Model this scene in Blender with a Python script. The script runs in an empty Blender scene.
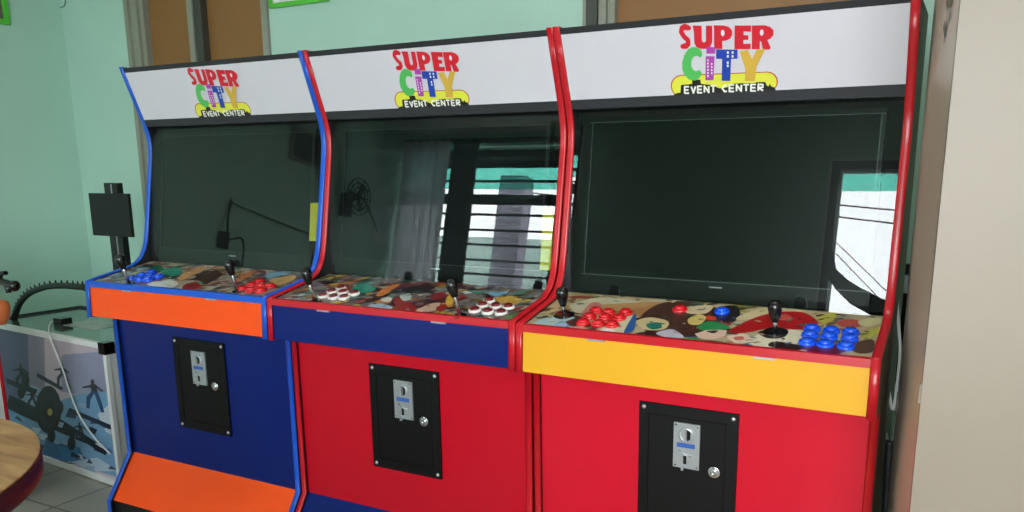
import bpy, bmesh, math, random
from mathutils import Vector as V, Matrix as MX
S = 1.25                      # units of the survey -> metres (applied once, at the end)
COL = bpy.context.scene.collection
# ------------------------------------------------------------------ camera survey
CAM = V((2.32547, -1.52641, 0.33165))
RM = MX(((0.88982895, 0.45627942, -0.00367961), (0.08960804, -0.18264793, -0.97908638), (-0.44740904, 0.87088968, -0.20341172)))
FOC, PX, PY = 795.31456, 20.78763, 77.96737
def ray(u, v):
    return (RM.transposed() @ V(((u-512-PX)/FOC, (v-256-PY)/FOC, 1))).normalized()
def at(u, v, ax, val):        # where the sight line of a measured point meets the plane axis = val
    d = ray(u, v); return CAM + d*((val-CAM[ax])/d[ax])
def rodr(r):
    t = r.length
    return MX.Rotation(t, 3, r/t) if t > 1e-9 else MX.Identity(3)
W, T = 0.75, 0.018
POSE = [((0, 0, 0), (0, 0, 0)), ((-.00026, .00209, -.00165), (.00668, .00043, -.00387)), ((-.00072, -.00116, -.00527), (.01972, -.0004, -.02155))]
def cabmat(i):
    return MX.Translation(V((i*W, 0, 0)) + V(POSE[i][0])) @ rodr(V(POSE[i][1])).to_4x4()
FLOOR = -0.806
# ------------------------------------------------------------------ materials
def s2l(c):
    return tuple(((x/255)/12.92 if x/255 <= .04045 else ((x/255+.055)/1.055)**2.4) for x in c)
MATS = {}
def mat(name, rgb, rough=.5, metal=0, spec=.5, noise=0, nscale=30, bump=0, bscale=200, coat=0, attr=False, coatr=.08):
    if name in MATS: return MATS[name]
    m = bpy.data.materials.new(name); m.use_nodes = True; nt = m.node_tree; p = nt.nodes['Principled BSDF']
    c = s2l(rgb) + (1,)
    p.inputs['Base Color'].default_value = c; p.inputs['Roughness'].default_value = rough; p.inputs['Metallic'].default_value = metal
    p.inputs['Specular IOR Level'].default_value = spec; p.inputs['Coat Weight'].default_value = coat; p.inputs['Coat Roughness'].default_value = coatr
    tc = nt.nodes.new('ShaderNodeTexCoord')
    n = nt.nodes.new('ShaderNodeTexNoise'); n.inputs['Scale'].default_value = nscale; n.inputs['Detail'].default_value = 5
    nt.links.new(tc.outputs['Object'], n.inputs['Vector'])
    mx = nt.nodes.new('ShaderNodeMix'); mx.data_type = 'RGBA'; mx.blend_type = 'MULTIPLY'; mx.inputs[0].default_value = 1
    mr = nt.nodes.new('ShaderNodeMapRange'); mr.inputs[1].default_value = .25; mr.inputs[2].default_value = .75
    mr.inputs[3].default_value = 1-max(noise, .02); mr.inputs[4].default_value = 1
    nt.links.new(n.outputs['Fac'], mr.inputs[0]); nt.links.new(mr.outputs[0], mx.inputs[7])
    if attr:
        a = nt.nodes.new('ShaderNodeAttribute'); a.attribute_name = 'Col'; nt.links.new(a.outputs['Color'], mx.inputs[6])
    else: mx.inputs[6].default_value = c
    nt.links.new(mx.outputs[2], p.inputs['Base Color'])
    if bump:
        n2 = nt.nodes.new('ShaderNodeTexNoise'); n2.inputs['Scale'].default_value = bscale; nt.links.new(tc.outputs['Object'], n2.inputs['Vector'])
        b = nt.nodes.new('ShaderNodeBump'); b.inputs['Strength'].default_value = bump; b.inputs['Distance'].default_value = .002
        nt.links.new(n2.outputs['Fac'], b.inputs['Height']); nt.links.new(b.outputs[0], p.inputs['Normal'])
    MATS[name] = m; return m
def glass_mat():
    m = bpy.data.materials.new('clear_glass'); m.use_nodes = True; nt = m.node_tree; nt.nodes.clear()
    o = nt.nodes.new('ShaderNodeOutputMaterial'); g = nt.nodes.new('ShaderNodeBsdfGlossy'); t = nt.nodes.new('ShaderNodeBsdfTransparent')
    f = nt.nodes.new('ShaderNodeFresnel'); mx = nt.nodes.new('ShaderNodeMixShader')
    ge = nt.nodes.new('ShaderNodeNewGeometry'); mr = nt.nodes.new('ShaderNodeMapRange'); mr.inputs[3].default_value = 1.45; mr.inputs[4].default_value = 1/1.45
    nt.links.new(ge.outputs['Backfacing'], mr.inputs[0]); nt.links.new(mr.outputs[0], f.inputs['IOR'])      # same reflectance on both faces of the pane
    g.inputs['Roughness'].default_value = .0; t.inputs['Color'].default_value = (.86, .9, .88, 1)
    nt.links.new(f.outputs[0], mx.inputs[0]); nt.links.new(t.outputs[0], mx.inputs[1]); nt.links.new(g.outputs[0], mx.inputs[2]); nt.links.new(mx.outputs[0], o.inputs[0])
    return m
GLASS = glass_mat()
M_black = mat('black_laminate', (16, 16, 18), .35)
M_trimblack = mat('charcoal_trim', (42, 44, 48), .45)
M_inner = mat('matt_black_board', (4, 5, 6), .6, spec=.2)
M_eblue = mat('blue_edge_vinyl', (12, 84, 200), .3, coat=.12)
M_ered = mat('red_edge_vinyl', (190, 14, 30), .3, coat=.15)
M_orange = mat('orange_laminate', (255, 84, 18), .3, spec=.3, noise=.04, nscale=6, coat=.0)
M_navy = mat('navy_laminate', (0, 26, 104), .3, spec=.3, noise=.06, nscale=6, coat=.0)
M_red = mat('red_laminate', (190, 6, 32), .3, spec=.3, noise=.05, nscale=6, coat=.0)
M_red2 = mat('bright_red_laminate', (206, 18, 42), .3, spec=.3, noise=.05, nscale=6, coat=.0)
M_yellow = mat('yellow_laminate', (228, 168, 42), .3, spec=.3, noise=.03, nscale=6, coat=.0)
M_art = mat('printed_vinyl', (255, 255, 255), .3, attr=True, noise=.12, nscale=60, coat=.2)
M_sign = mat('printed_acrylic', (255, 255, 255), .35, attr=True, noise=.03, nscale=8)
M_chrome = mat('brushed_chrome', (205, 206, 208), .22, 1)
M_steel = mat('satin_steel', (200, 202, 206), .35, .8)
M_plastic = mat('black_plastic', (9, 9, 10), .25, coat=.3)
M_door = mat('black_powder_coat', (6, 5, 5), .5, spec=.25, bump=.25, bscale=900)
M_screen = mat('dark_screen', (3, 5, 6), .3, spec=.12)
M_bezel = mat('bezel_plastic', (5, 6, 7), .35, spec=.2)
M_edge = mat('bezel_edge', (96, 106, 110), .3); M_edge2 = mat('dim_bezel_edge', (34, 40, 42), .3)
M_bblue = mat('blue_button_plastic', (8, 84, 232), .25, coat=.5)
M_bred = mat('red_button_plastic', (214, 12, 26), .25, coat=.5)
M_bwhite = mat('white_button_plastic', (236, 232, 226), .3, coat=.3)
M_bmaroon = mat('maroon_button_plastic', (112, 14, 24), .3, coat=.3)
M_wall = mat('sea_green_paint', (188, 224, 208), .7, noise=.08, nscale=2.2, bump=.15, bscale=60)
M_ceil = mat('white_paint', (225, 225, 220), .8, noise=.03)
M_wood = mat('light_wood', (203, 160, 106), .4, noise=.0)
M_dwood = mat('dark_red_edge', (58, 20, 22), .4)
M_frame = mat('grey_green_frame_paint', (150, 152, 138), .5, noise=.08)
M_mull = mat('dark_frame_metal', (70, 72, 66), .5)
M_brown = mat('brown_board', (150, 106, 58), .5, noise=.15, nscale=3)
M_lime = mat('lime_frame_plastic', (92, 200, 62), .35)
M_white = mat('white_plastic', (232, 232, 232), .4)
M_beige = mat('beige_enamel', (142, 128, 113), .42, noise=.07, nscale=2.5, bump=.05, bscale=50)
M_bside = mat('brown_enamel', (204, 184, 164), .32, noise=.10, nscale=2)
def thin_mat(name, rgb, k):
    m = mat(name, rgb, .8, noise=.05); nt = m.node_tree; p = nt.nodes['Principled BSDF']; o = nt.nodes['Material Output']
    tr = nt.nodes.new('ShaderNodeBsdfTranslucent'); tr.inputs['Color'].default_value = s2l(rgb)+(1,); mx = nt.nodes.new('ShaderNodeMixShader'); mx.inputs[0].default_value = k
    nt.links.new(p.outputs[0], mx.inputs[1]); nt.links.new(tr.outputs[0], mx.inputs[2]); nt.links.new(mx.outputs[0], o.inputs[0]); return m
M_curt = thin_mat('grey_curtain', (232, 228, 236), .75)
M_dark = mat('dark_cloth', (30, 30, 36), .9)
M_yel2 = mat('yellow_banner', (200, 190, 40), .6)
M_steelbar = mat('painted_bars', (60, 66, 64), .5)
M_teal = thin_mat('teal_awning', (90, 190, 165), .6)
def tinted_sheet(m):          # clear green corrugated sheet: daylight comes through tinted
    nt = m.node_tree; o = nt.nodes['Material Output']; old = o.inputs[0].links[0].from_socket
    t = nt.nodes.new('ShaderNodeBsdfTransparent'); t.inputs['Color'].default_value = (.40, .80, .72, 1); mx = nt.nodes.new('ShaderNodeMixShader'); mx.inputs[0].default_value = .85
    nt.links.new(old, mx.inputs[1]); nt.links.new(t.outputs[0], mx.inputs[2]); nt.links.new(mx.outputs[0], o.inputs[0])
tinted_sheet(M_teal)
M_mauve = mat('mauve_render', (150, 142, 158), .8)
M_pale = mat('pale_green_render', (205, 230, 222), .8)
M_conc = mat('concrete', (165, 162, 155), .85, noise=.2)
def wood_grain():
    nt = M_wood.node_tree; p = nt.nodes['Principled BSDF']
    tc = nt.nodes.new('ShaderNodeTexCoord'); mp = nt.nodes.new('ShaderNodeMapping'); mp.inputs['Scale'].default_value = (2.2, 14, 3); mp.inputs['Rotation'].default_value = (0, 0, .5)
    w = nt.nodes.new('ShaderNodeTexNoise'); w.inputs['Scale'].default_value = 2.4; w.inputs['Detail'].default_value = 8; w.inputs['Distortion'].default_value = .6
    cr = nt.nodes.new('ShaderNodeValToRGB'); cr.color_ramp.elements[0].position = .3; cr.color_ramp.elements[0].color = s2l((146, 98, 52))+(1,)
    cr.color_ramp.elements[1].position = .66; cr.color_ramp.elements[1].color = s2l((196, 150, 98))+(1,)
    nt.links.new(tc.outputs['Object'], mp.inputs[0]); nt.links.new(mp.outputs[0], w.inputs['Vector']); nt.links.new(w.outputs['Fac'], cr.inputs[0]); nt.links.new(cr.outputs[0], p.inputs['Base Color'])
wood_grain()
def tile_mat():
    m = mat('grey_floor_tile', (150, 148, 138), .3); nt = m.node_tree; p = nt.nodes['Principled BSDF']
    tc = nt.nodes.new('ShaderNodeTexCoord'); b = nt.nodes.new('ShaderNodeTexBrick'); b.offset = 0
    b.inputs['Color1'].default_value = s2l((158, 154, 142))+(1,); b.inputs['Color2'].default_value = s2l((146, 144, 134))+(1,); b.inputs['Mortar'].default_value = s2l((96, 94, 88))+(1,)
    b.inputs['Scale'].default_value = 1; b.inputs['Brick Width'].default_value = .4; b.inputs['Row Height'].default_value = .4; b.inputs['Mortar Size'].default_value = .006
    nt.links.new(tc.outputs['Object'], b.inputs['Vector']); nt.links.new(b.outputs[0], p.inputs['Base Color'])
    return m
M_tile = tile_mat()
# ------------------------------------------------------------------ mesh helpers
def box(bm, x0, x1, y0, y1, z0, z1, mi=0):
    vs = [bm.verts.new((x, y, z)) for x in (x0, x1) for y in (y0, y1) for z in (z0, z1)]
    for q in ((0, 1, 3, 2), (4, 6, 7, 5), (0, 4, 5, 1), (2, 3, 7, 6), (0, 2, 6, 4), (1, 5, 7, 3)):
        bm.faces.new([vs[i] for i in q]).material_index = mi
def hexa(bm, pts, mi=0):      # 8 points in the order of box()
    vs = [bm.verts.new(p) for p in pts]
    for q in ((0, 1, 3, 2), (4, 6, 7, 5), (0, 4, 5, 1), (2, 3, 7, 6), (0, 2, 6, 4), (1, 5, 7, 3)):
        bm.faces.new([vs[i] for i in q]).material_index = mi
def prism(bm, poly, x0, x1, mi=0):    # poly of (y, z) extruded along x
    a = [bm.verts.new((x0, y, z)) for y, z in poly]; b = [bm.verts.new((x1, y, z)) for y, z in poly]; n = len(poly)
    bm.faces.new(a).material_index = mi; bm.faces.new(b[::-1]).material_index = mi
    for i in range(n): bm.faces.new((a[i], b[i], b[(i+1) % n], a[(i+1) % n])).material_index = mi
def basis(d):
    d = V(d).normalized(); u = d.cross(V((0, 0, 1)) if abs(d.z) < .9 else V((1, 0, 0))).normalized(); return d, u, d.cross(u)
def lathe(bm, o, axis, prof, n=20, mi=0):     # prof: (radius, height along axis)
    d, u, w = basis(axis); rings = []
    for r, h in prof:
        rings.append([bm.verts.new(V(o)+d*h+(u*math.cos(2*math.pi*k/n)+w*math.sin(2*math.pi*k/n))*max(r, 1e-5)) for k in range(n)])
    for a, b in zip(rings, rings[1:]):
        for k in range(n):
            f = bm.faces.new((a[k], a[(k+1) % n], b[(k+1) % n], b[k])); f.material_index = mi; f.smooth = True
    bm.faces.new(rings[0][::-1]).material_index = mi; bm.faces.new(rings[-1]).material_index = mi
def tube(bm, pts, r, n=8, mi=0):
    pts = [V(p) for p in pts]; rings = []; u = None
    for i, p in enumerate(pts):
        t = (pts[min(i+1, len(pts)-1)]-pts[max(i-1, 0)]).normalized()
        if u is None: u = basis(t)[1]
        u = (u-t*u.dot(t)).normalized(); w = t.cross(u)
        rings.append([bm.verts.new(p+(u*math.cos(2*math.pi*k/n)+w*math.sin(2*math.pi*k/n))*r) for k in range(n)])
    for a, b in zip(rings, rings[1:]):
        for k in range(n):
            f = bm.faces.new((a[k], a[(k+1) % n], b[(k+1) % n], b[k])); f.smooth = True; f.material_index = mi
    bm.faces.new(rings[0][::-1]).material_index = mi; bm.faces.new(rings[-1]).material_index = mi
def crv(pts, k=6):            # Catmull-Rom through the points
    P = [V(p) for p in pts]; P = [P[0]*2-P[1]]+P+[P[-1]*2-P[-2]]; out = []
    for i in range(1, len(P)-2):
        for j in range(k):
            t = j/k; a, b, c, d = P[i-1:i+3]
            out.append(.5*((2*b)+(c-a)*t+(2*a-5*b+4*c-d)*t*t+(3*b-a-3*c+d)*t**3))
    return out+[P[-2]]
class Thing:
    """an Empty at the thing's base; parts are given in the survey frame F and stored relative to the base"""
    def __init__(s, name, base, label, cat, group=None, F=None):
        s.F = F or MX.Identity(4); s.base = V(base)
        s.o = bpy.data.objects.new(name, None); s.o.empty_display_size = .05; COL.objects.link(s.o)
        s.o.matrix_world = s.F @ MX.Translation(s.base); s.o['label'] = label; s.o['category'] = cat
        if group: s.o['group'] = group
    def part(s, name, bm, mats, parent=None, label=None, origin=None, rc=True):
        if rc: bmesh.ops.recalc_face_normals(bm, faces=bm.faces)
        og = V(origin) if origin is not None else s.base
        pb = s.base if parent is None else V(parent['_b'])
        bmesh.ops.translate(bm, verts=bm.verts, vec=-og)
        me = bpy.data.meshes.new(name); bm.to_mesh(me); bm.free()
        for m in (mats if isinstance(mats, (list, tuple)) else [mats]): me.materials.append(m)
        o = bpy.data.objects.new(name, me); COL.objects.link(o); o.parent = parent or s.o; o.location = og-pb
        o['_b'] = tuple(og)
        if label: o['label'] = label
        return o
def solo(name, bm, mats, base, label=None, cat=None, group=None, kind=None, rc=True):
    if rc: bmesh.ops.recalc_face_normals(bm, faces=bm.faces)
    bmesh.ops.translate(bm, verts=bm.verts, vec=-V(base))
    me = bpy.data.meshes.new(name); bm.to_mesh(me); bm.free()
    for m in (mats if isinstance(mats, (list, tuple)) else [mats]): me.materials.append(m)
    o = bpy.data.objects.new(name, me); COL.objects.link(o); o.location = base
    for k, v in (('label', label), ('category', cat), ('group', group), ('kind', kind)):
        if v: o[k] = v
    return o
B = bmesh.new
class Paint:
    """flat printed shapes laid one over another on a surface; one mesh with a colour per face"""
    def __init__(s, fn, step=.000012): s.bm = B(); s.fn = fn; s.lay = s.bm.loops.layers.float_color.new('Col'); s.k = 0; s.step = step
    def face(s, vs, col):
        try: f = s.bm.faces.new(vs)
        except ValueError: return
        for l in f.loops: l[s.lay] = s2l(col)+(1,)
    def poly(s, col, pts):
        s.k += 1
        s.face([s.bm.verts.new(s.fn(a, b, s.k*s.step)) for a, b in pts], col)
    def ell(s, col, cx, cy, rx, ry, ang=0, n=20, wob=0, rnd=None, clip=None):
        pts = []
        for k in range(n):
            a = 2*math.pi*k/n; q = 1+(rnd.uniform(-wob, wob) if rnd else 0)
            x, y = rx*math.cos(a)*q, ry*math.sin(a)*q
            X, Y = cx+x*math.cos(ang)-y*math.sin(ang), cy+x*math.sin(ang)+y*math.cos(ang)
            if clip: X = min(max(X, clip[0]), clip[1]); Y = min(max(Y, clip[2]), clip[3])
            pts.append((X, Y))
        s.poly(col, pts)
    def stroke(s, col, pts, w, cap=True):
        for (x0, y0), (x1, y1) in zip(pts, pts[1:]):
            L = math.hypot(x1-x0, y1-y0) or 1; nx, ny = -(y1-y0)/L*w/2, (x1-x0)/L*w/2
            s.poly(col, [(x0+nx, y0+ny), (x1+nx, y1+ny), (x1-nx, y1-ny), (x0-nx, y0-ny)])
        for x, y in (pts[1:-1] if not cap else pts): s.ell(col, x, y, w/2, w/2, n=10)
# ------------------------------------------------------------------ arcade cabinets
PROF_TOP = [(.188, .645), (.2145, .573), (.243, .497)]
PROF_CRV = [(.243, .497), (.2525, .470), (.2615, .432), (.2625, .392), (.2555, .345), (.2415, .265), (.2285, .190), (.2155, .120), (.203, .080), (.184, .052), (.153, .033)]
PROF_LOW = [(.008, .005), (-.004, .0), (-.009, -.111), (.072, -.114), (.073, -.576), (-.018, -.713)]
DEPTH = .45
def profile(zf):
    c = crv([(0, a, b) for a, b in PROF_CRV], 3)
    pr = PROF_TOP[:-1]+[(p.y, p.z) for p in c]+PROF_LOW+[(-.018, zf)]
    return pr
def inset(pl, d):
    out = []
    for i, p in enumerate(pl):
        a = V(pl[max(i-1, 0)]); b = V(pl[i]); c = V(pl[min(i+1, len(pl)-1)])
        t = (c-a).normalized(); n = V((-t.y, t.x))      # pl runs top -> bottom, front is -y: the normal (-t.y, t.x) points back (+y)
        out.append((b.x+n.x*d, b.y+n.y*d))
    return out
PS = .19
def pz(y): return -.004+PS*y
G0 = V((0, .216, .038)); GU = V((0, .057, .41)).normalized(); GB = V((0, GU.z, -GU.y)); GL = .434
def gp(x, s, d): return V((x, 0, 0))+G0+GU*s+GB*d
def gbox(bm, x0, x1, s0, s1, d0, d1, mi=0): hexa(bm, [gp(x, s, d) for x in (x0, x1) for d in (d0, d1) for s in (s0, s1)], mi)
MK0, MK1 = V((0, .197, .628)), V((0, .249, .487)); MN = V((0, -(MK0.z-MK1.z), -(MK1.y-MK0.y))).normalized()
def mq(X, Y, d):              # logo space -> marquee plane
    x = .293+.000413*(X-150); t = (Y-(88-.095*X))/((443-.0495*X)-(88-.095*X))
    x -= .0095*t; p = MK0.lerp(MK1, t)+MN*(d+.0006); return V((x, p.y, p.z))
def paint_logo(P):
    R, G, PU, BL, GO, YE, BK, WH = (214, 30, 48), (84, 186, 92), (176, 66, 172), (30, 66, 170), (214, 172, 66), (226, 226, 70), (28, 28, 26), (240, 240, 232)
    oval = lambda x0, x1, y0, y1, dy: [(x0+r*(1-math.cos(a)), y) for a in [0] for y in [0] for r in [0]]
    def cap(x0, x1, yt0, yt1, yb0, yb1, n=9):
        rad = (yb0-yt0)/2; pts = []
        for k in range(n): a = math.pi/2+math.pi*k/(n-1); pts.append((x0+rad+rad*math.cos(a), (yt0+yb0)/2-rad*math.sin(a)))
        r2 = (yb1-yt1)/2
        for k in range(n): a = -math.pi/2+math.pi*k/(n-1); pts.append((x1-r2+r2*math.cos(a), (yt1+yb1)/2-r2*math.sin(a)))
        return pts
    P.poly((190, 60, 50), cap(98, 653, 326, 308, 445, 415)); P.poly(YE, cap(104, 647, 331, 313, 442, 412))
    sky = [(108, 442), (118, 425), (135, 420), (150, 418), (155, 378), (200, 374), (215, 372), (215, 352), (258, 350), (262, 372), (300, 376), (330, 378), (345, 390), (362, 395), (385, 392), (402, 388), (420, 372), (470, 368), (520, 368), (560, 362), (590, 362), (598, 378), (606, 386), (614, 370), (620, 384), (636, 390), (644, 402), (634, 414), (600, 418), (400, 428), (150, 441)]
    P.poly(BK, sky)
    # EVENT CENTER
    def word(txt, x0, x1, y0, y1, h, w):
        n = len(txt); st = (x1-x0)/n
        for i, c in enumerate(txt):
            a = x0+i*st; b = a+st*.66; yb = y0+(y1-y0)*(i/n); yt = yb-h; ym = (yt+yb)/2
            D = {'E': [[(b, yt), (a, yt), (a, yb), (b, yb)], [(a, ym), (b-2, ym)]], 'V': [[(a, yt), ((a+b)/2, yb), (b, yt)]],
                 'N': [[(a, yb), (a, yt), (b, yb), (b, yt)]], 'T': [[(a-2, yt), (b+2, yt)], [((a+b)/2, yt), ((a+b)/2, yb)]],
                 'C': [[(b, yt+3), ((a+b)/2, yt), (a, ym), ((a+b)/2, yb), (b, yb-3)]], 'R': [[(a, yb), (a, yt), (b-2, yt+2), (b-2, ym-1), (a, ym), (b, yb)]]}
            for stt in D.get(c, []): P.stroke(WH, stt, w, cap=False)
    word('EVENT', 174, 350, 421, 414, 34, 9); word('CENTER', 374, 594, 412, 406, 34, 9)
    # SUPER
    P.stroke(R, [(202, 92), (184, 84), (166, 92), (162, 112), (176, 134), (196, 150), (198, 170), (186, 182), (168, 182)], 24)
    P.stroke(R, [(170, 92), (180, 86), (190, 90)], 28); P.stroke(R, [(176, 178), (188, 176)], 22)
    P.poly(R, [(222, 80), (268, 80), (268, 150), (274, 162), (286, 160), (290, 150), (290, 80), (322, 80), (322, 160), (312, 182), (292, 193), (262, 193), (240, 184), (230, 166), (228, 110)])
    P.poly(R, [(330, 78), (378, 78), (404, 84), (420, 100), (422, 122), (412, 142), (392, 152), (372, 154), (374, 193), (332, 193)]); P.ell((222, 222, 232), 375, 115, 9, 15)
    P.poly(R, [(434, 78), (514, 78), (514, 108), (478, 106), (478, 124), (502, 126), (502, 148), (478, 148), (478, 168), (514, 166), (514, 194), (434, 194)])
    P.poly(R, [(518, 78), (580, 76), (604, 84), (622, 100), (622, 124), (608, 142), (594, 148), (606, 176), (612, 184), (606, 196), (574, 196), (566, 158), (558, 152), (558, 194), (520, 194)]); P.ell((222, 222, 232), 566, 112, 9, 15)
    # CiTY
    C = [(268, 206), (250, 188), (222, 184), (196, 196), (176, 224), (164, 262), (164, 298), (176, 328), (200, 350), (232, 354), (256, 340), (268, 318), (256, 298), (240, 306), (222, 300), (212, 278), (214, 250), (226, 232), (244, 228), (262, 238), (270, 226)]
    P.poly(G, C)
    P.poly(PU, [(292, 184), (338, 184), (336, 217), (292, 217)]); P.poly(PU, [(288, 230), (334, 230), (328, 352), (286, 352)])
    for j in range(6): P.poly(WH, [(296, 246+j*16), (303, 246+j*16), (303, 255+j*16), (296, 255+j*16)])
    for j in range(4): P.poly(WH, [(316, 264+j*16), (323, 264+j*16), (323, 273+j*16), (316, 273+j*16)])
    P.poly(BL, [(342, 196), (450, 196), (450, 241), (418, 243), (415, 355), (371, 355), (373, 243), (342, 243)])
    for x, y in ((397, 205), (397, 224), (421, 205), (421, 224), (397, 256), (397, 272)): P.poly(WH, [(x, y), (x+9, y), (x+9, y+12), (x, y+12)])
    P.poly(GO, [(460, 204), (500, 198), (522, 244), (544, 196), (586, 192), (544, 284), (540, 355), (490, 355), (490, 290)])
def art_fn(a, b, d): return V((a, b, pz(b)+.0005+d))
def art(i, P):
    rnd = random.Random(11+i); X0, X1, Y0, Y1 = T+.001, W-T-.001, .009, .222; clip = (X0, X1, Y0, Y1)
    P.poly([(176, 160, 140), (120, 118, 116), (186, 168, 130)][i], [(X0, Y0), (X1, Y0), (X1, Y1), (X0, Y1)])
    pal = [[(200, 190, 175), (170, 60, 50), (60, 130, 120), (205, 150, 90), (40, 36, 38), (150, 190, 205), (110, 24, 30), (214, 205, 180), (90, 70, 60), (60, 110, 170)],
           [(60, 150, 130), (20, 20, 24), (170, 50, 40), (200, 130, 60), (170, 195, 205), (130, 24, 30), (208, 170, 140), (205, 175, 60), (30, 30, 34), (90, 50, 90), (20, 60, 50), (210, 210, 205)],
           [(196, 176, 120), (84, 52, 40), (190, 150, 100), (60, 44, 36), (205, 196, 165), (180, 178, 80), (165, 70, 60)]][i]
    def fill(n, a0, a1, b0, b1):
        for k in range(n):
            x = rnd.uniform(X0, X1); y = rnd.uniform(Y0, Y1); c_ = rnd.choice(pal); f_ = rnd.uniform(.5, 1.05)
            P.ell(tuple(min(255, v*f_) for v in c_), x, y, rnd.uniform(a0, a1), rnd.uniform(b0, b1), rnd.uniform(-.3, 1.1), 14, .16, rnd, clip)
    fill([170, 190, 90][i], .012, .04, .006, .013); fill([120, 140, 60][i], .004, .016, .002, .006)
    def q(col, *pts):       # shapes measured on the photograph, carried onto the deck plane
        out = []
        for u, v in pts:
            Mi = cabmat(i).inverted(); o = Mi @ CAM; d = (Mi.to_3x3() @ ray(u, v)); t = (pz(0)+PS*o.y-o.z)/(d.z-PS*d.y); h = o+d*t
            out.append((min(max(h.x, X0), X1), min(max(h.y, Y0), Y1)))
        n = len(out); sm = []
        for k in range(n):
            a, b, c, d = (V(out[(k+j) % n]) for j in (-1, 0, 1, 2))
            for tt in (0, .25, .5, .75):
                h = .5*((2*b)+(c-a)*tt+(2*a-5*b+4*c-d)*tt*tt+(3*b-a-3*c+d)*tt**3); sm.append((min(max(h.x, X0), X1), min(max(h.y, Y0), Y1)))
        P.poly(col, sm)
    if i == 0:
        q((205, 150, 95), (178, 279), (187, 272), (202, 267), (205, 270), (190, 277), (182, 282)); q((150, 20, 28), (184, 286), (196, 283), (201, 288), (192, 291), (183, 289))
        q((228, 226, 215), (148, 284), (168, 281), (178, 284), (170, 289), (150, 288)); q((40, 150, 125), (160, 271), (178, 268), (182, 274), (170, 277)); q((30, 110, 80), (150, 268), (160, 266), (164, 271), (152, 272))
        q((200, 160, 100), (270, 281), (292, 276), (296, 279), (280, 286)); q((120, 170, 195), (268, 274), (290, 272), (288, 275), (268, 279)); q((196, 120, 70), (232, 281), (253, 271), (256, 273), (236, 284))
        q((60, 24, 20), (196, 276), (214, 270), (222, 276), (206, 284))
    if i == 1:
        q((44, 150, 128), (353, 288), (366, 285), (376, 290), (366, 294), (352, 293)); q((214, 120, 50), (376, 296), (386, 288), (400, 285), (392, 291), (382, 297)); q((150, 24, 28), (392, 300), (402, 298), (416, 308), (412, 313), (400, 312))
        q((205, 165, 140), (413, 313), (430, 305), (440, 304), (436, 311), (422, 314)); q((222, 176, 60), (446, 300), (452, 294), (455, 296), (453, 304), (447, 306)); q((170, 195, 215), (366, 308), (378, 304), (392, 308), (386, 312), (372, 312))
        q((218, 215, 200), (380, 301), (388, 298), (392, 300), (388, 303)); q((20, 20, 26), (402, 290), (420, 286), (436, 288), (424, 293), (408, 294)); q((140, 22, 30), (430, 296), (444, 293), (446, 298), (434, 301))
        q((190, 200, 90), (350, 307), (358, 305), (358, 309), (351, 310)); q((208, 165, 70), (496, 299), (510, 297), (522, 300), (514, 306), (500, 304)); q((120, 170, 195), (490, 293), (508, 293), (500, 297), (490, 296)); q((90, 140, 80), (506, 318), (516, 314), (516, 317), (508, 320))
        q((160, 30, 30), (436, 309), (444, 305), (447, 309), (440, 313)); q((190, 205, 200), (400, 297), (408, 294), (412, 299), (404, 302))
    det = [(30, 24, 26), (210, 190, 170), (120, 40, 34), (170, 150, 110), (60, 90, 110), (90, 60, 44), (220, 214, 200)]
    if i == 2:
        q((196, 190, 160), (570, 305), (600, 298), (640, 302), (610, 306), (580, 314)); q((188, 142, 92), (596, 306), (640, 303), (661, 303), (652, 312), (640, 316), (624, 312), (600, 311)); q((168, 120, 74), (628, 312), (661, 304), (650, 315), (640, 317))
        q((170, 200, 205), (526, 330), (548, 318), (575, 318), (570, 334), (540, 331)); q((178, 190, 90), (534, 330), (546, 326), (550, 331)); q((150, 180, 220), (553, 325), (566, 323), (566, 334), (553, 333)); q((196, 120, 110), (572, 328), (590, 304), (602, 306), (590, 320))
        q((214, 206, 170), (600, 330), (632, 316), (634, 322), (628, 334), (612, 336)); q((60, 50, 44), (566, 322), (586, 316), (588, 320), (574, 327)); q((44, 92, 160), (624, 332), (632, 318), (636, 315), (634, 330), (626, 334)); q((236, 240, 240), (600, 332), (608, 328), (616, 333), (608, 337))
        q((70, 44, 34), (640, 318), (664, 303), (700, 304), (720, 318), (716, 330), (690, 338), (650, 334)); q((208, 188, 140), (636, 322), (650, 318), (668, 322), (664, 330), (644, 330)); q((40, 120, 104), (646, 325), (658, 323), (662, 328), (652, 330)); q((52, 36, 32), (628, 336), (650, 332), (660, 336), (655, 341), (635, 340))
        q((196, 190, 205), (656, 334), (672, 330), (684, 338), (670, 342)); q((210, 190, 150), (684, 308), (712, 306), (706, 314), (688, 314)); q((214, 190, 110), (688, 320), (698, 315), (706, 318), (700, 325), (690, 325))
        q((46, 140, 80), (696, 328), (708, 322), (722, 324), (730, 328), (722, 331), (702, 331)); q((228, 190, 170), (695, 334), (706, 331), (726, 331), (722, 338), (704, 340)); q((60, 40, 34), (706, 332), (718, 331), (714, 334)); q((50, 150, 60), (678, 340), (690, 338), (702, 341), (694, 344))
        q((205, 60, 40), (708, 316), (716, 318), (714, 321), (706, 320)); q((30, 26, 28), (712, 310), (735, 306), (740, 316), (730, 324), (716, 318))
        q((214, 196, 150), (736, 320), (745, 314), (770, 308), (805, 311), (790, 314), (750, 320)); q((178, 22, 28), (728, 333), (744, 323), (766, 315), (792, 312), (808, 315), (818, 324), (806, 330), (770, 329), (748, 333))
        q((226, 216, 190), (748, 346), (756, 336), (770, 331), (800, 331), (806, 338), (780, 350)); q((238, 205, 185), (727, 337), (742, 334), (752, 339), (748, 344), (734, 343)); q((200, 100, 90), (734, 338), (742, 337), (744, 340), (736, 341))
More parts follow.
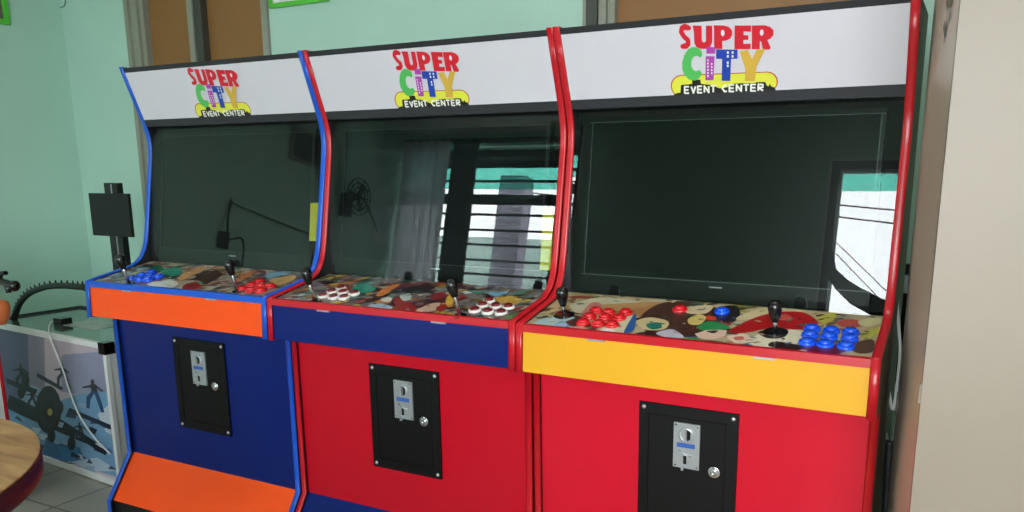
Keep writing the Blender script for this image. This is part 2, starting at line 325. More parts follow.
        q((44, 28, 26), (758, 333), (776, 328), (788, 331), (784, 338), (768, 339)); q((40, 26, 26), (768, 346), (776, 342), (800, 346), (816, 350), (800, 353), (780, 350)); q((40, 54, 130), (738, 345), (750, 345), (752, 349), (740, 348)); q((96, 26, 44), (800, 350), (816, 345), (840, 346), (846, 352), (830, 356), (806, 354))
        q((205, 90, 80), (776, 318), (786, 315), (792, 319), (782, 321))
        q((190, 186, 80), (818, 318), (836, 313), (834, 320), (824, 324)); q((186, 80, 70), (838, 322), (852, 320), (864, 324), (856, 328), (840, 327)); q((186, 184, 80), (862, 334), (884, 328), (880, 334), (866, 340)); q((90, 66, 50), (850, 346), (872, 340), (874, 352), (858, 354)); q((208, 200, 150), (858, 322), (878, 318), (880, 324), (866, 328))
def art_finish(i, P):
    rnd = random.Random(70+i); X0, X1, Y0, Y1 = T+.001, W-T-.001, .009, .222; clip = (X0, X1, Y0, Y1)
    for k in range([150, 170, 110][i]):
        c_ = rnd.choice([(34, 26, 26), (214, 200, 180), (120, 40, 34), (170, 150, 110), (70, 100, 120), (90, 60, 44), (60, 110, 90)])
        P.ell(c_, rnd.uniform(X0, X1), rnd.uniform(Y0, Y1), rnd.uniform(.003, .012), rnd.uniform(.0012, .004), rnd.uniform(-.4, 1.3), 12, .15, rnd, clip)
def button(t, root, x, y, rim, cap_, i, r=.0165):
    n = V((0, -PS, 1)).normalized(); o = V((x, y, pz(y)))
    bm = B(); lathe(bm, o, n, [(r, -.001), (r, .004), (r*.93, .0065), (r*.78, .0075), (r*.74, .006)], 22)
    b = t.part('push_button', bm, rim, origin=o)
    bm = B(); lathe(bm, o, n, [(r*.70, .004), (r*.70, .0095), (r*.6, .0112), (r*.3, .0118), (.0001, .012)], 20)
    t.part('plunger', bm, cap_, parent=b, origin=o)
def joystick(t, x, y, tilt=(0, 0), wr=.024, h=0):
    n = V((tilt[0], -PS+tilt[1], 1)).normalized(); o = V((x, y, pz(y)))
    bm = B(); lathe(bm, o, n, [(.0048, .0), (.0048, .03+h), (.0038, .032+h)], 12, 0)
    j = t.part('joystick', bm, M_chrome, origin=o)
    bm = B(); lathe(bm, o, V((0, -PS, 1)), [(wr, .0008), (wr, .0022), (wr-.002, .003), (.006, .0032)], 26); t.part('dust_washer', bm, M_plastic, parent=j, origin=o)
    bm = B(); lathe(bm, o, n, [(a_, b_+h) for a_, b_ in [(.0062, .024), (.0085, .028), (.0128, .044), (.0142, .053), (.0132, .061), (.009, .0665), (.004, .0685), (.0001, .069)]], 22); t.part('bat_handle', bm, M_plastic, parent=j, origin=o)
def loc_deck(i, u, v):
    Mi = cabmat(i).inverted(); o = Mi @ CAM; d = Mi.to_3x3() @ ray(u, v); t = (pz(0)+PS*o.y-o.z)/(d.z-PS*d.y); return o+d*t
def cabinet(i, label, edgeL, edgeR, deckm, lowm, kickm):
    F = cabmat(i); zf = (FLOOR-F.translation.z)/F[2][2]
    t = Thing('arcade_cabinet', (W/2, .2, zf), label, 'arcade machine', F=F)
    pr = profile(zf)
    zback = zf-F[2][1]*(DEPTH)          # the foot follows the floor
    for sx, em in ((0, edgeL), (1, edgeR)):
        x0, x1 = ((.0006, T) if sx == 0 else (W-T, W-.0006))
        ins = inset(pr, .004)
        bm = B(); prism(bm, [(DEPTH, .640), (.196, .640)]+ins[1:]+[(DEPTH, zback)], x0, x1); sp = t.part('side_panel', bm, mat('olive_side_board', (92, 80, 58), .5) if (i, sx) == (2, 1) else M_black)
        # rounded vinyl moulding along the front edge, curling over the top
        bm = B(); pl = [(.26, .644), (.22, .6455)]+pr; rows = []
        xs = [x0, x0+.0003, (x0+x1)/2-.004, (x0+x1)/2+.004, x1-.0003, x1]; ds = [.005, .0016, 0, 0, .0016, .005]
        for k in range(len(pl)):
            a, b, c = V(pl[max(k-1, 0)]), V(pl[k]), V(pl[min(k+1, len(pl)-1)])
            tt = (c-a).normalized(); n = V((-tt.y, tt.x))
            rows.append([bm.verts.new((x, b.x+n.x*d, b.y+n.y*d)) for x, d in zip(xs, ds)])
        for a, b in zip(rows, rows[1:]):
            for k in range(5): f = bm.faces.new((a[k], a[k+1], b[k+1], b[k])); f.smooth = k in (1, 2, 3)
            bm.faces.new((a[5], a[0], b[0], b[5]))
        t.part('edge_moulding', bm, em, parent=sp)
    a, b = T, W-T
    bm = B(); box(bm, a, b, .20, DEPTH, .622, .640); t.part('top_panel', bm, M_trimblack)
    bm = B(); box(bm, a, b, DEPTH-.015, DEPTH, zback+.02, .622); t.part('back_panel', bm, M_black)
    bm = B(); prism(bm, [(.1905, .641), (.20, .641), (.205, .620), (.1975, .627)], a, b); t.part('top_trim', bm, M_trimblack)
    # marquee: printed acrylic
    P = Paint(mq)
    bx = [V((x, MK0.lerp(MK1, tt).y, MK0.lerp(MK1, tt).z))+MN*d for x in (a, b) for d in (0, -.006) for tt in (1, 0)]
    vs = [P.bm.verts.new(p) for p in bx]
    for q4 in ((0, 1, 3, 2), (4, 6, 7, 5), (0, 4, 5, 1), (2, 3, 7, 6), (0, 2, 6, 4), (1, 5, 7, 3)): P.face([vs[k] for k in q4], (214, 210, 218))
    paint_logo(P); t.part('marquee_sign', P.bm, M_sign, rc=False)
    bm = B(); prism(bm, [(.2475, .489), (.2565, .485), (.275, .474), (.275, .468), (.2545, .468)], a, b); t.part('marquee_trim', bm, M_trimblack)
    # monitor behind a glass pane
    bm = B(); gbox(bm, a, b, 0, GL, 0, .003); t.part('glass_pane', bm, GLASS)
    bm = B(); gbox(bm, a, b, -.02, GL+.01, .034, .044); t.part('mounting_board', bm, M_inner)
    bm = B(); x0, x1, s0, s1, fw = .052, .700, .018, .414, .009
    gbox(bm, x0, x1, s0, s1, .014, .033, 0)
    for q4 in ((x0, x0+fw, s0, s1), (x1-fw, x1, s0, s1), (x0+fw, x1-fw, s1-fw, s1), (x0+fw, x1-fw, s0, s0+.03)): gbox(bm, *q4, .0095, .0139, 0)
    gbox(bm, x0+.001, x1-.001, s0+.029, s0+.0305, .0085, .0095, 1); gbox(bm, x0+fw-.001, x0+fw, s0+.03, s1-fw, .0085, .0095, 1); gbox(bm, x1-fw, x1-fw+.001, s0+.03, s1-fw, .0085, .0095, 1); gbox(bm, x0+.001, x1-.001, s1-fw-.001, s1-fw, .0085, .0095, 1)
    tv = t.part('television', bm, [M_bezel, M_edge if i == 2 else M_edge2])
    if i < 2:
        bm = B(); gbox(bm, .695, .724, .05 if i else .093, .202, .0040, .0052); t.part('yellow_label', bm, M_yel2, label='narrow yellow label at the right of the screen')
    bm = B(); gbox(bm, x0+fw+.001, x1-fw-.001, s0+.031, s1-fw-.001, .0125, .0139); t.part('screen', bm, M_screen, parent=tv)
    bm = B()
    for k, w_ in enumerate((.0018, .003, .0028, .0032, .0028, .003, .0025)): gbox(bm, .368+k*.0043, .368+k*.0043+w_, s0+.016, s0+.0192, .0087, .0094)
    t.part('maker_mark', bm, M_steel, parent=tv)
    # control deck
    bm = B(); hexa(bm, [(x, y, z) for x in (a, b) for y, zz in ((.003, 0), (.235, 0)) for z in (pz(y)-.012, pz(y))]); t.part('deck_board', bm, M_inner)
    P = Paint(art_fn, .000006); art(i, P); art_finish(i, P); t.part('deck_artwork', P.bm, M_art, rc=False)
    bm = B(); prism(bm, [(-.002, .0005), (.009, .0016), (.009, -.003), (.005, -.005), (.0035, -.016), (-.003, -.016)], a, b); t.part('front_moulding', bm, edgeR)
    bm = B(); prism(bm, [(.0015, -.016), (-.003, -.107), (.012, -.110), (.018, -.016)], a, b); t.part('deck_front', bm, deckm)
    bm = B(); box(bm, a, b, .0125, .085, -.112, -.104); t.part('deck_underside', bm, M_black)
    for cx in (.195, .545):
        bm = B(); box(bm, cx-.02, cx+.02, -.0055, .003, -.0198, -.016); t.part('latch_clip', bm, M_steel)
    # lower body
    bm = B(); prism(bm, [(.084, -.104), (.086, -.577), (.102, -.577), (.100, -.104)], a, b); t.part('lower_front_panel', bm, lowm)
    bm = B(); prism(bm, [(.086, -.577), (-.004, -.712), (.010, -.722), (.102, -.578)], a, b); t.part('kick_panel', bm, kickm)
    bm = B(); prism(bm, [(-.002, -.714), (-.002, zf+.01), (.014, zf+.01), (.014, -.714)], a, b); t.part('toe_board', bm, M_black)
    # coin door
    fx0, fx1, fz0, fz1, fy = .264, .483, -.451, -.165, .0845
    bm = B(); lx0, lx1, lz0, lz1 = .286, .458, -.425, -.190
    for q4 in ((fx0, lx0, fz0, fz1), (lx1, fx1, fz0, fz1), (lx0, lx1, lz1, fz1), (lx0, lx1, fz0, lz0)): box(bm, q4[0], q4[1], fy-.005, fy+.001, q4[2], q4[3])
    cd = t.part('coin_door_frame', bm, M_door)
    bm = B(); box(bm, lx0+.0012, lx1-.0012, fy-.0042, fy+.001, lz0+.0012, lz1-.0012); t.part('door_leaf', bm, M_door, parent=cd)
    for x, z in ((fx0+.011, fz1-.011), (fx1-.011, fz1-.011), (fx0+.011, fz0+.011), (fx1-.011, fz0+.011)):
        bm = B(); lathe(bm, (x, fy-.005, z), (0, -1, 0), [(.0052, 0), (.0048, .0015), (.003, .003), (.0001, .0034)], 14); t.part('bolt', bm, M_steel, parent=cd)
    bm = B(); mx0, mx1, mz0, mz1 = .345, .403, -.302, -.200; fq = fy-.0042
    box(bm, mx0, mx1, fq-.004, fq, mz0, mz1, 0)
    mc = (mx0+mx1)/2
    lathe(bm, (mc-.001, fq-.004, mz1-.026), (0, -1, 0), [(.0165, 0), (.0165, .002), (.014, .003), (.012, .0018)], 20, 0)
    box(bm, mc-.003, mc+.0005, fq-.012, fq-.004, mz1-.040, mz1-.012, 0); box(bm, mc+.001, mc+.009, fq-.0062, fq-.004, mz1-.038, mz1-.014, 2)
    box(bm, mx0+.008, mx1-.010, fq-.0046, fq-.004, mz1-.055, mz1-.045, 1)
    tube(bm, [(mx0+.014, fq-.005, mz1-.062), (mc-.004, fq-.0065, mz1-.070), (mc+.012, fq-.005, mz1-.074)], .002, 6, 0)
    box(bm, mc-.006, mc+.001, fq-.0048, fq-.004, mz0+.010, mz0+.030, 2); box(bm, mc-.009, mc-.004, fq-.010, fq-.004, mz0-.004, mz0+.008, 0)
    for x, z in ((mx0+.005, mz1-.005), (mx1-.005, mz1-.005), (mx0+.005, mz0+.005), (mx1-.005, mz0+.005)): lathe(bm, (x, fq-.004, z), (0, -1, 0), [(.0026, 0), (.002, .0012)], 8, 3)
    t.part('coin_slot_plate', bm, [M_steel, mat('blue_label', (52, 92, 170), .4), M_plastic, M_chrome], parent=cd)
    bm = B(); lathe(bm, (.436, fq, -.300), (0, -1, 0), [(.0135, 0), (.0135, .004), (.0115, .0055), (.009, .0045), (.0075, .0045), (.0072, .007), (.0025, .0072), (.002, .006)], 22); t.part('door_lock', bm, M_chrome, parent=cd)
    return t
c1 = cabinet(0, 'arcade cabinet with blue edges, orange deck front and orange kick panel beside the green wall', M_eblue, M_eblue, M_orange, M_navy, M_orange)
c2 = cabinet(1, 'arcade cabinet with navy deck front and red lower panel, middle of the row', M_ered, M_ered, M_navy, M_red, M_navy)
c3 = cabinet(2, 'arcade cabinet with red edges and a yellow deck front, next to the beige cupboard', M_ered, M_ered, M_yellow, M_red2, M_yellow)
CAB = [c1, c2, c3]
for i, (u, v) in [(0, (126, 285.5)), (0, (235, 293)), (1, (312, 303.5)), (1, (457.5, 318)), (2, (562, 317.5)), (2, (774, 335))]:
    p = loc_deck(i, u, v); joystick(CAB[i], p.x, p.y+.011, (random.Random(u).uniform(-.04, .02)-(0 if i == 2 else .12), 0), .024 if i == 2 else .017, 0 if i == 2 else .023)
seven = lambda u0, v0, s: [(u0+210*s, v0+300*s), (u0+410*s, v0+325*s), (u0+605*s, v0+345*s), (u0+335*s, v0+235*s), (u0+525*s, v0+250*s), (u0+710*s, v0+265*s), (u0+425*s, v0+172*s)]
R2 = [(460+a/14.63, 290+b/14.63) for a, b in [(220, 315), (412, 338), (605, 352), (335, 245), (525, 260), (710, 270), (428, 180)]]
L2 = [(300+a/14.63, 280+b/14.63) for a, b in [(340, 250), (495, 270), (650, 275), (470, 190), (630, 200), (795, 215), (600, 140)]]
pR = [loc_deck(1, u, v) for u, v in R2]; pL = [loc_deck(1, u, v) for u, v in L2]
for p in pR+pL: button(c2, None, p.x, p.y, M_bwhite, M_bmaroon, 1, .0155)
for p in pR: button(c1, None, p.x-.004, p.y+.0, M_bred, M_bred, 0, .0165)
for p in pL: button(c1, None, p.x+.0, p.y+.0, M_bblue, M_bblue, 0, .0165)
for a, b in [(250, 222), (470, 245), (690, 262), (225, 292), (445, 315), (680, 335), (195, 375), (400, 398), (635, 420)]:
    p = loc_deck(2, 790+a/11.38, 310+b/11.38+.8); button(c3, None, p.x, p.y, M_bblue, M_bblue, 2)
for a, b in [(295, 130), (440, 150), (635, 150), (225, 195), (400, 205), (560, 210), (150, 262), (320, 275), (480, 290)]:
    p = loc_deck(2, 570+a/11.38, 300+b/11.38+.8); button(c3, None, p.x, p.y, M_bred, M_bred, 2, .0158)
for (u, v), m in (((680, 310.8), M_bred), ((722, 312.8), M_bblue)):
    p = loc_deck(2, u, v); button(c3, None, p.x, p.y, m, m, 2, .0165)
# ------------------------------------------------------------------ room shell
XL, XR, YB, YF, ZC = -1.46, 3.7, 1.0, -3.0, 1.48
def struct(name, bm, m, base=(0, 0, 0)): return solo(name, bm, m, base, kind='structure')
bm = B(); box(bm, XL-.1, XR+.1, YF-.1, YB+.1, FLOOR-.05, FLOOR); struct('floor', bm, M_tile)
bm = B(); box(bm, XL-.1, XR+.1, YF-.1, YB+.1, ZC, ZC+.08); struct('ceiling', bm, M_ceil)
def wallx(name, y0, y1, holes, zt=ZC):      # wall across x with rectangular openings (x0,x1,z0,z1)
    bm = B(); x = XL-.1
    for h in sorted(holes):
        box(bm, x, h[0], y0, y1, FLOOR, zt)
        if h[2] > FLOOR: box(bm, h[0], h[1], y0, y1, FLOOR, h[2])
        if h[3] < zt: box(bm, h[0], h[1], y0, y1, h[3], zt)
        x = h[1]
    box(bm, x, XR+.1, y0, y1, FLOOR, zt); struct(name, bm, M_wall)
WB1, WB2 = (-1.0, -.155, .05, 1.35), (1.223, 2.12, .05, 1.35)
wallx('wall_back', YB, YB+.1, [WB1, WB2])
WF2, WF3, WF_ADD = (-1.435, -.125, -.05, 1.40), (1.615, 2.55, -.15, 1.10), (2.75, 3.5, -.1, 1.3)
wallx('wall_front', YF-.1, YF, [WF2, WF3, WF_ADD])
bm = B(); box(bm, XL-.1, XL, YF, YB, FLOOR, ZC); struct('wall_left', bm, M_wall)
bm = B(); box(bm, XR, XR+.1, YF, YB, FLOOR, ZC); struct('wall_right', bm, M_wall)
# back windows: painted frames closed with brown boards
def back_window(n, h, mull, pale):
    t = bpy.data.objects.new(n, None); COL.objects.link(t); t.location = (h[0], YB, h[2]); t['kind'] = 'structure'
    def p(name, bm, m):
        bmesh.ops.recalc_face_normals(bm, faces=bm.faces); bmesh.ops.translate(bm, verts=bm.verts, vec=-V(t.location))
        me = bpy.data.meshes.new(name); bm.to_mesh(me); bm.free(); me.materials.append(m); o = bpy.data.objects.new(name, me); COL.objects.link(o); o.parent = t
    bm = B()
    for k, (dx, dy) in enumerate(((0, -.018), (.028, -.006), (.055, -.014), (.08, .0))): box(bm, h[0]+dx, h[0]+dx+.024, YB+dy, YB+.03, h[2], h[3])
    box(bm, h[0], h[1], YB-.006, YB+.03, h[2]-.02, h[2]); box(bm, h[1]-pale, h[1], YB-.012, YB+.03, h[2], h[3])
    p('window_frame', bm, M_frame)
    if mull:
        bm = B(); box(bm, mull, mull+.03, YB-.012, YB+.03, h[2], h[3]); p('mullion', bm, M_frame)
        bm = B(); box(bm, mull+.03, mull+.075, YB-.004, YB+.03, h[2], h[3]); p('sash_stile', bm, M_mull)
    else:
        bm = B(); box(bm, h[0]+.012, h[0]+.05, YB-.020, YB+.03, h[2], h[3]); p('sash_stile', bm, M_mull)
    bm = B(); box(bm, h[0]+.09, h[1], YB+.03, YB+.045, h[2], h[3]); p('board', bm, M_brown)
back_window('window_1', WB1, -.609, .032); back_window('window_4', WB2, None, .03)
# front windows (the first two seen mirrored in the cabinet glass)
def front_window(n, h, bars, frame_m, fw):
    t = bpy.data.objects.new(n, None); COL.objects.link(t); t.location = (h[0], YF, h[2]); t['kind'] = 'structure'
    def p(name, bm, m):
        bmesh.ops.recalc_face_normals(bm, faces=bm.faces); bmesh.ops.translate(bm, verts=bm.verts, vec=-V(t.location))
        me = bpy.data.meshes.new(name); bm.to_mesh(me); bm.free(); me.materials.append(m); o = bpy.data.objects.new(name, me); COL.objects.link(o); o.parent = t
    bm = B(); o_ = fw
    box(bm, h[0]-o_, h[0], YF-.06, YF+.02, h[2]-o_, h[3]+o_); box(bm, h[1], h[1]+o_, YF-.06, YF+.02, h[2]-o_, h[3]+o_)
    box(bm, h[0], h[1], YF-.06, YF+.02, h[3], h[3]+o_); box(bm, h[0], h[1], YF-.06, YF+.02, h[2]-o_, h[2]); p('window_frame', bm, frame_m)
    bm = B(); box(bm, h[0]-o_-.012, h[0]-o_, YF, YF+.024, h[2]-o_, h[3]+o_+.012); box(bm, h[1]+o_, h[1]+o_+.012, YF, YF+.024, h[2]-o_, h[3]+o_+.012); box(bm, h[0]-o_, h[1]+o_, YF, YF+.024, h[3]+o_, h[3]+o_+.008); p('architrave', bm, M_white)
    for z, hh in bars:
        bm = B(); box(bm, h[0], h[1], YF-.055, YF-.04, z-hh/2, z+hh/2); p('window_bar', bm, M_steelbar)
front_window('window_2', WF2, [(1.13, .018), (.992, .075)]+[(z, .016) for z in (.88, .765, .655, .54, .435, .328, .215, .10)]+[(z, .05) for z in (1.255, 1.335)], M_trimblack, .02)
front_window('window_3', WF3, [], M_trimblack, .05)
front_window('added_window', WF_ADD, [(z, .016) for z in (.2, .5, .8, 1.1)], M_trimblack, .03)  # unseen extra opening, added to let more daylight into the room
# outdoors
bm = B(); box(bm, -8, 9, -12, YF-.1, FLOOR-.15, FLOOR-.05); struct('ground', bm, M_conc)
bm = B(); box(bm, -1.13-.01, -.89, -4.05, -3.9, FLOOR-.05, 1.395); solo('pillar', bm, M_mauve, (-1.01, -3.97, FLOOR-.05), 'mauve outdoor pillar beyond the barred window, mirrored in the middle cabinet glass', 'pillar')
bm = B(); box(bm, -3.2, .9, -3.42, -3.36, 1.16, 1.33); box(bm, -3.2, .9, -3.43, -3.102, 1.40, 1.43, 1); box(bm, -3.2, .9, -3.42, -3.36, 1.33, 1.40, 1); solo('awning', bm, [M_teal, mat('awning_underside', (96, 118, 112), .7)], (-1, -3.1, 1.4), 'teal green awning outside the barred window, mirrored in the middle cabinet glass', 'awning')
bm = B(); box(bm, 1.3, 2.75, -3.42, -3.36, 1.065, 1.18); box(bm, 1.3, 2.75, -3.43, -3.102, 1.18, 1.22, 1); solo('awning', bm, [M_teal, MATS['awning_underside']], (2, -3.1, 1.26), 'teal green awning outside the right window, mirrored in the yellow fronted cabinet glass', 'awning')
bm = B(); box(bm, -6, .6, -5.4, -5.25, FLOOR-.05, 1.08)
solo('boundary_wall', bm, M_pale, (-2.7, -5.3, FLOOR-.05), 'pale green yard wall outside the barred window, mirrored in the middle cabinet glass', 'wall')
for k, (z0, z1) in enumerate(((1.29, 1.25), (1.19, 1.145))):
    bm = B(); tube(bm, [V((-1.5, -5, z0+.22-.0)), V((.5, -5, z0+.06)), V((1.28, -5, z0)), V((1.73, -5, z1)), V((4, -5, z1-.12))], .007, 6)
    solo('power_line', bm, M_plastic, (1.5, -5, z0), ['upper', 'lower'][k]+' level power line outside the right window, mirrored in the glass', 'cable', 'power lines outside')
for k, (a, b) in enumerate((((1.30, .99), (1.69, .64)), ((1.37, .84), (1.60, .62)))):
    bm = B(); dx, dz = b[0]-a[0], b[1]-a[1]; tube(bm, [(a[0]-dx*2, -5, a[1]-dz*2), (a[0], -5, a[1]), (b[0], -5, b[1]), (b[0]+dx*2, -5, b[1]+dz*2)], .0045, 6)
    solo('power_line', bm, M_plastic, (1.5, -5, .8), ['long', 'short'][k]+' slanting cable low outside the right window, mirrored in the glass', 'cable', 'power lines outside')
# things on and near the front wall (mirrored)
bm = B(); nx = 90; rows = []
for z in (1.40, .7, -.55):
    rows.append([(XL+.03+(-1.02-XL-.03)*k/nx, YF+.075+.034*math.sin(k/nx*2*math.pi*5.5)+.006*math.sin(k*1.7), z) for k in range(nx+1)])
L = [[bm.verts.new(p) for p in r] for r in rows]
for a, b in zip(L, L[1:]):
    for k in range(nx): bm.faces.new((a[k], a[k+1], b[k+1], b[k])).smooth = True
cur = Thing('curtain', (-1.24, YF+.07, -.55), 'long pleated grey curtain at the room corner, mirrored in the middle cabinet glass', 'curtain')
cur.part('pleated_cloth', bm, M_curt)
bm = B(); tube(bm, [(XL+.005, YF+.07, 1.41), (-.1, YF+.07, 1.41)], .01, 10); cur.part('curtain_rod', bm, M_steelbar)
bm = B(); box(bm, -1.01, -.80, YF+.03, YF+.055, -.05, 1.395); solo('curtain', bm, M_dark, (-.9, YF+.04, -.05), 'dark drawn cloth strip between the grey curtain and the barred window, mirrored', 'curtain')
bm = B()
dr = [(1.57, .68), (1.60, .66), (1.63, .60), (1.65, .51), (1.72, .45), (1.79, .41), (1.92, .35), (2.2, .30), (2.55, .28), (2.55, .15), (2.2, .17), (1.93, .24), (1.87, .25), (1.75, .31), (1.66, .39), (1.60, .47), (1.57, .52)]
a = [bm.verts.new((x, YF+.03, z)) for x, z in dr]; b_ = [bm.verts.new((x, YF+.05, z)) for x, z in dr]
bm.faces.new(a); bm.faces.new(b_[::-1])
for k in range(len(dr)): bm.faces.new((a[k], b_[k], b_[(k+1) % len(dr)], a[(k+1) % len(dr)]))
solo('hanging_cloth', bm, M_dark, (2, YF+.04, .15), 'dark sagging cloth across the right window, mirrored in the yellow fronted cabinet glass', 'cloth')
# framed pictures
def frame_yz(x, y0, y1, z0, z1, fm, label, col):
    t = Thing('picture_frame', (x, (y0+y1)/2, z0), label, 'picture'); w = .022
    bm = B()
    for q4 in ((y0, y0+w, z0, z1), (y1-w, y1, z0, z1), (y0+w, y1-w, z0, z0+w), (y0+w, y1-w, z1-w, z1)): box(bm, x, x+.02, *q4)
    t.part('frame', bm, fm); bm = B(); box(bm, x+.001, x+.008, y0+w, y1-w, z0+w, z1-w); t.part('picture', bm, col)
M_photo = mat('dim_print', (88, 84, 92), .4, noise=.5, nscale=14)
frame_yz(XL+.001, -2.06, -1.79, .99, 1.21, M_frame, 'dark framed picture on the left wall, mirrored in the blue edged cabinet glass', M_photo)
frame_yz(XL+.001, .42, .742, .965, 1.24, M_lime, 'lime green framed photo at the top left corner on the left wall', mat('grey_photo', (120, 112, 104), .4, noise=.4, nscale=12))
t = Thing('picture_frame', (.01, YB-.01, .96), 'lime green framed white sheet on the back wall above the first cabinets', 'picture')
bm = B(); x0, x1, z0, z1, w = -.137, .162, .960, 1.19, .016
for q4 in ((x0, x0+w, z0, z1), (x1-w, x1, z0, z1)): box(bm, q4[0], q4[1], YB-.018, YB-.001, q4[2], q4[3])
for q4 in ((x0+w, x1-w, z0, z0+w), (x0+w, x1-w, z1-w, z1)): box(bm, q4[0], q4[1], YB-.018, YB-.001, q4[2], q4[3])
t.part('frame', bm, M_lime); bm = B(); box(bm, x0+w, x1-w, YB-.010, YB-.001, z0+w, z1-w); t.part('sheet', bm, M_white)
# wall fan on the left wall
t = Thing('wall_fan', (XL, -2.34, .7), 'dark round fan on the left wall, mirrored in the middle cabinet glass', 'fan')
bm = B(); box(bm, XL, XL+.05, -2.38, -2.30, .70, .86); t.part('mount', bm, M_plastic)
bm = B(); tube(bm, [(XL+.04, -2.34, .82), (XL+.11, -2.34, .84)], .025, 12); t.part('motor', bm, M_plastic)
bm = B()
for k in range(4): tube(bm, [V((XL+.13, -2.34, .84))+V((0, math.cos(a), math.sin(a)))*(.03+.032*k) for a in [2*math.pi*j/28 for j in range(29)]], .004, 5)
for k in range(10): tube(bm, [(XL+.13, -2.34, .84), (XL+.13, -2.34+.126*math.cos(k*.628), .84+.126*math.sin(k*.628))], .003, 5)
t.part('grille', bm, M_plastic)
bm = B()
for k in range(3):
    a = k*2.094; hexa(bm, [V((XL+.115+dx, -2.34+r*math.cos(a+s), .84+r*math.sin(a+s))) for r in (.02, .11) for dx in (0, .004) for s in (-.35, .35)])
t.part('blades', bm, M_mull)
bm = B(); tube(bm, crv([(XL+.02, -2.38, .86), (XL+.02, -2.5, .87), (XL+.02, -2.62, .78), (XL+.02, -2.72, .66)]), .006, 6); t.part('cable', bm, M_plastic)
bm = B(); box(bm, XL, XL+.02, -2.76, -2.70, .60, .69); solo('wall_socket', bm, M_white, (XL, -2.73, .6), 'small white socket under the fan cable on the left wall, mirrored', 'socket')
bm = B(); box(bm, XL, XL+.02, -1.40, -1.33, .32, .42); tube(bm, [(XL+.03, -1.37, .40), (XL+.012, -1.375, .5), (XL+.012, -1.38, .62)], .007, 6); tube(bm, crv([(XL+.02, -1.40, .38), (XL+.05, -1.46, .40), (XL+.04, -1.50, .33), (XL+.04, -1.50, .2)]), .006, 6)
tube(bm, crv([(XL+.012, -1.38, .60), (XL+.012, -1.75, .57), (XL+.012, -2.14, .55)]), .004, 6)
solo('wall_socket', bm, M_plastic, (XL, -1.37, .32), 'dark socket with plugged cable on the left wall, mirrored in the blue edged cabinet', 'socket')
# ------------------------------------------------------------------ air hockey table by the corner
FLh, FRh = V((-1.124, .2833, 0)), V((-.250, .21, 0)); ex = (FRh-FLh).normalized(); ey = V((-ex.y, ex.x, 0)); HL = (FRh-FLh).length; HD = .40; ZT = -.262
def hk(a, d, z): p = FLh+ex*a+ey*d; return V((p.x, p.y, z))
def hbox(bm, a0, a1, d0, d1, z0, z1, mi=0): hexa(bm, [hk(a, d, z) for a in (a0, a1) for d in (d0, d1) for z in (z0, z1)], mi)
t = Thing('air_hockey_table', hk(HL/2, HD/2, FLOOR), 'white trimmed game table with snow and ski artwork on its side, in the left corner', 'game table')
bm = B(); hbox(bm, .008, HL-.008, .006, HD, FLOOR+.012, ZT-.02); t.part('body', bm, M_white)
bm = B(); hbox(bm, 0, HL, -.004, .012, ZT-.022, ZT-.002); hbox(bm, 0, .018, -.004, .012, FLOOR, ZT-.022); hbox(bm, HL-.018, HL, -.004, .012, FLOOR, ZT-.022); hbox(bm, .018, HL-.018, -.004, .012, FLOOR+.004, FLOOR+.026); t.part('white_trim', bm, M_white)
bm = B(); hbox(bm, 0, HL, .012, HD, ZT-.02, ZT-.008); t.part('playfield', bm, mat('glossy_green_playfield', (92, 118, 104), .12, noise=.35, nscale=9, coat=.6))
bm = B(); hbox(bm, 0, .014, .012, HD, ZT-.008, ZT); hbox(bm, 0, HL, HD-.014, HD, ZT-.008, ZT); t.part('rail', bm, M_trimblack)
bm = B(); hbox(bm, HL-.035, HL+.004, -.008, .03, ZT-.040, ZT+.002); t.part('corner_cap', bm, M_plastic)
nrm = -ey
def hit_front(u, v):
    d = ray(u, v); p0 = FLh-ey*.001; tt = (p0-CAM).dot(nrm)/d.dot(nrm); h = CAM+d*tt; return (h-FLh).dot(ex), h.z
def hfn(a, z, d): return hk(a, -.0042-d, z) if False else hk(a, .005-d, z)
P = Paint(hfn, .00001)
def hp(col, *pts): P.poly(col, [(min(max(hit_front(u, v)[0], .018), HL-.018), min(max(hit_front(u, v)[1], FLOOR+.026), ZT-.022)) for u, v in pts])
A0, A1, Z0, Z1 = .018, HL-.018, FLOOR+.026, ZT-.022
P.poly((206, 188, 200), [(A0, Z0), (A1, Z0), (A1, Z1), (A0, Z1)])
P.poly((104, 102, 134), [(A0, Z0), (A0+.26, Z0), (A0+.34, Z1), (A0, Z1)]); P.poly((150, 140, 166), [(A0+.22, Z0), (A0+.34, Z0), (A0+.44, Z1), (A0+.32, Z1)])
hp((150, 150, 180), (60, 355), (100, 352), (108, 400), (60, 392)); hp((120, 165, 205), (0, 400), (40, 408), (75, 395), (108, 392), (122, 480), (10, 460))
hp((52, 110, 165), (44, 440), (60, 444), (78, 448), (84, 462), (60, 468), (42, 460)); hp((46, 130, 180), (56, 448), (74, 446), (80, 458), (62, 464)); hp((186, 205, 225), (70, 462), (96, 458), (118, 472), (90, 482)); hp((205, 216, 232), (96, 415), (116, 405), (118, 440), (104, 432)); hp((160, 180, 210), (30, 385), (60, 398), (40, 410), (20, 400))
hp((20, 26, 44), (8, 395), (34, 408), (60, 420), (100, 446), (96, 449), (56, 432), (20, 416), (4, 408)); 
rn = random.Random(5)
